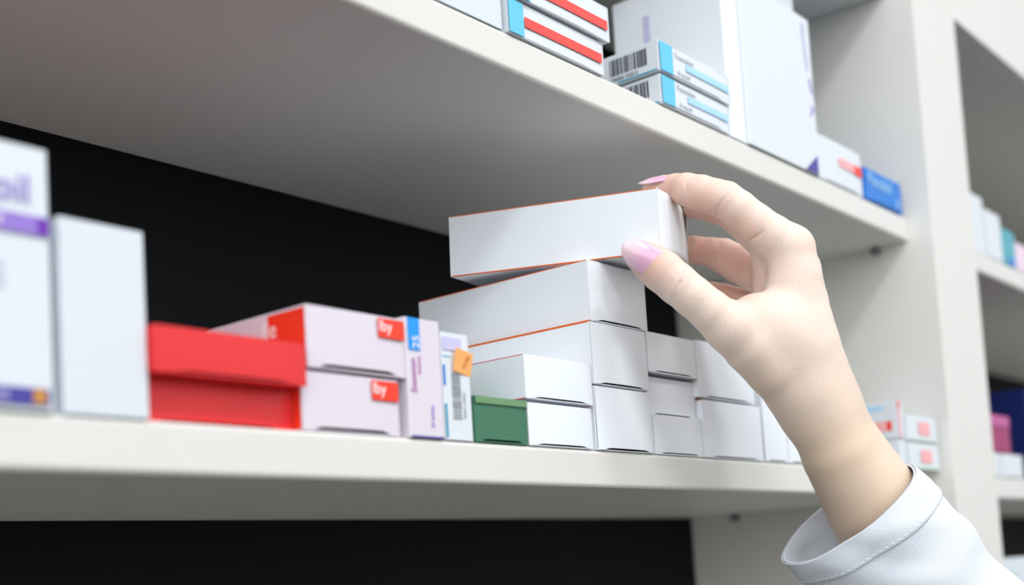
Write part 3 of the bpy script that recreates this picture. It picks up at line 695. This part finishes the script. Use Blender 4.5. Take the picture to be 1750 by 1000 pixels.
def sheet(name, s0, s1, ns, off0, thick, m, parent, close=True):
    V = []; F = []; uvs = []
    for sgn, off in ((0, off0), (1, off0 - thick)):
        for j in range(ns + 1):
            s = s0 + (s1 - s0) * j / ns
            for i in range(NU):
                p = sleeve_point(s, 2 * math.pi * i / NU, off); V.append((p.x, p.y, p.z + ZS)); uvs.append((i / NU * 270.0, s * 12.0))
    n = (ns + 1) * NU
    for j in range(ns):
        for i in range(NU):
            a = j * NU + i; b2 = j * NU + (i + 1) % NU
            F.append((a, a + NU, b2 + NU, b2)); F.append((n + a, n + b2, n + b2 + NU, n + a + NU))
    for i in range(NU):
        b2 = (i + 1) % NU
        F.append((i, b2, n + b2, n + i)); e = ns * NU; F.append((e + i, n + e + i, n + e + b2, e + b2))
    me = mesh(name, V, F, None, True)
    uv = me.uv_layers.new(name='UVMap')
    for lp in me.loops:
        uv.data[lp.index].uv = uvs[lp.vertex_index]
    for p in me.polygons:            # keep the seam from wrapping backwards
        us = [uv.data[k].uv[0] for k in p.loop_indices]
        if max(us) - min(us) > 100:
            for k in p.loop_indices:
                if uv.data[k].uv[0] < 100: uv.data[k].uv[0] += 270.0
    bm = bmesh.new(); bm.from_mesh(me); bmesh.ops.recalc_face_normals(bm, faces=bm.faces); bm.to_mesh(me); bm.free()
    o = link(name, me, m, parent); return o
sleeve = sheet('coat_sleeve', 0.0, 8.0, 90, 0.0, 0.0012, M['cloth'], person)
sleeve['label'] = 'white twill coat sleeve with wide cuff'
sheet('cuff_hem', 0.0, 2.05, 24, 0.0009, 0.0006, M['cloth'], sleeve)
bm = bmesh.new()
for q in range(74):                  # one row of stitches along the hem
    t0 = 2 * math.pi * q / 74; p = sleeve_point(1.88, t0, 0.0010); p2 = sleeve_point(1.88, t0 + 0.055, 0.0010)
    d = p2 - p; mid = (p + p2) / 2
    r = bmesh.ops.create_uvsphere(bm, u_segments=8, v_segments=5, radius=0.00032)
    bmesh.ops.scale(bm, verts=r['verts'], vec=(1, 1, d.length / 0.00064))
    bmesh.ops.rotate(bm, verts=r['verts'], cent=(0, 0, 0), matrix=d.to_track_quat('Z', 'Y').to_matrix())
    bmesh.ops.translate(bm, verts=r['verts'], vec=(mid.x, mid.y, mid.z + ZS))
sm = bpy.data.meshes.new('stitching'); bm.to_mesh(sm); bm.free(); link('stitching', sm, M['thread'], sleeve)

KEY, FILL1, FILL2, WORLD, EXPO = 10, 13, 3, 2.05, 0.0

# ------------------------------------------------------------------ light and camera
def area(name, loc, target, sx, sy, power, col=(0.96, 0.98, 1.0)):
    d = bpy.data.lights.new(name, 'AREA'); d.shape = 'RECTANGLE'; d.size = sx; d.size_y = sy; d.energy = power; d.color = col
    o = bpy.data.objects.new(name, d); C.objects.link(o); o.location = loc
    o.rotation_euler = (Vector(target) - Vector(loc)).to_track_quat('-Z', 'Y').to_euler()
    return o
# three ceiling panels of the shop, in front of the shelves
area('ceiling_panel_light', (0.72, -1.02, ZS + 1.45), (0.72, -1.02, 0), 0.34, 0.20, KEY)
area('ceiling_panel_light', (-0.35, -1.05, ZS + 1.45), (-0.35, -1.05, 0), 0.60, 0.30, FILL1)
area('ceiling_panel_light', (2.3, -1.30, ZS + 1.45), (2.3, -1.30, 0), 0.60, 0.30, FILL2)
w = bpy.data.worlds.new('world'); SC.world = w; w.use_nodes = True
bg = w.node_tree.nodes['Background']; bg.inputs['Strength'].default_value = WORLD
# shop ambient shaped to light fronts: bright at eye height, dimmer above, dark below
wn = w.node_tree; geo = wn.nodes.new('ShaderNodeTexCoord'); sep = wn.nodes.new('ShaderNodeSeparateXYZ'); rp = wn.nodes.new('ShaderNodeValToRGB')
wn.links.new(geo.outputs['Generated'], sep.inputs[0]); mr = wn.nodes.new('ShaderNodeMapRange')
mr.inputs['From Min'].default_value = -1; mr.inputs['From Max'].default_value = 1
wn.links.new(sep.outputs['Z'], mr.inputs['Value']); wn.links.new(mr.outputs['Result'], rp.inputs['Fac'])
cr0 = rp.color_ramp; cr0.elements[0].position = 0.46; cr0.elements[0].color = (0.04, 0.04, 0.04, 1)
cr0.elements[1].position = 0.50; cr0.elements[1].color = (0.70, 0.71, 0.72, 1)
for ps, v in ((0.57, 1.0), (0.70, 1.0), (0.85, 0.45), (1.0, 0.40)):
    e = cr0.elements.new(ps); e.color = (0.97 * v, 0.985 * v, v, 1)
# added side gradient: ambient made brighter from the left, to lift left-facing faces
lx = wn.nodes.new('ShaderNodeMapRange'); lx.inputs['From Min'].default_value = -1; lx.inputs['From Max'].default_value = 1
lx.inputs['To Min'].default_value = 1.55; lx.inputs['To Max'].default_value = 0.45; wn.links.new(sep.outputs['X'], lx.inputs['Value'])
ml = wn.nodes.new('ShaderNodeVectorMath'); ml.operation = 'SCALE'
wn.links.new(rp.outputs['Color'], ml.inputs[0]); wn.links.new(lx.outputs['Result'], ml.inputs['Scale']); wn.links.new(ml.outputs[0], bg.inputs['Color'])

cd = bpy.data.cameras.new('camera'); cam = bpy.data.objects.new('camera', cd); C.objects.link(cam)
RC = ((0.634675, -0.770385, -0.060782), (0.023112, 0.097542, -0.994963), (0.772433, 0.630073, 0.079712))
right, down, fwd = (Vector(r) for r in RC)
mt = Matrix((right, -down, -fwd)).transposed().to_4x4(); mt.translation = Vector((0.0, -0.36843, ZS + -0.06193))
cam.matrix_world = mt
cd.sensor_width = 36.0; cd.lens = 36.0 * 2149.11 / 1750; cd.shift_x = 0.0; cd.shift_y = 0.18015
cd.clip_start = 0.01; cd.clip_end = 50
cd.dof.use_dof = True; cd.dof.focus_distance = 0.648; cd.dof.aperture_fstop = 4.6
SC.camera = cam
vs = SC.view_settings; vs.view_transform = 'Standard'; vs.look = 'None'; vs.gamma = 1.0; vs.use_curve_mapping = False
vs.exposure = EXPO
SC.cycles.use_denoising = True; SC.cycles.max_bounces = 8; SC.cycles.diffuse_bounces = 5
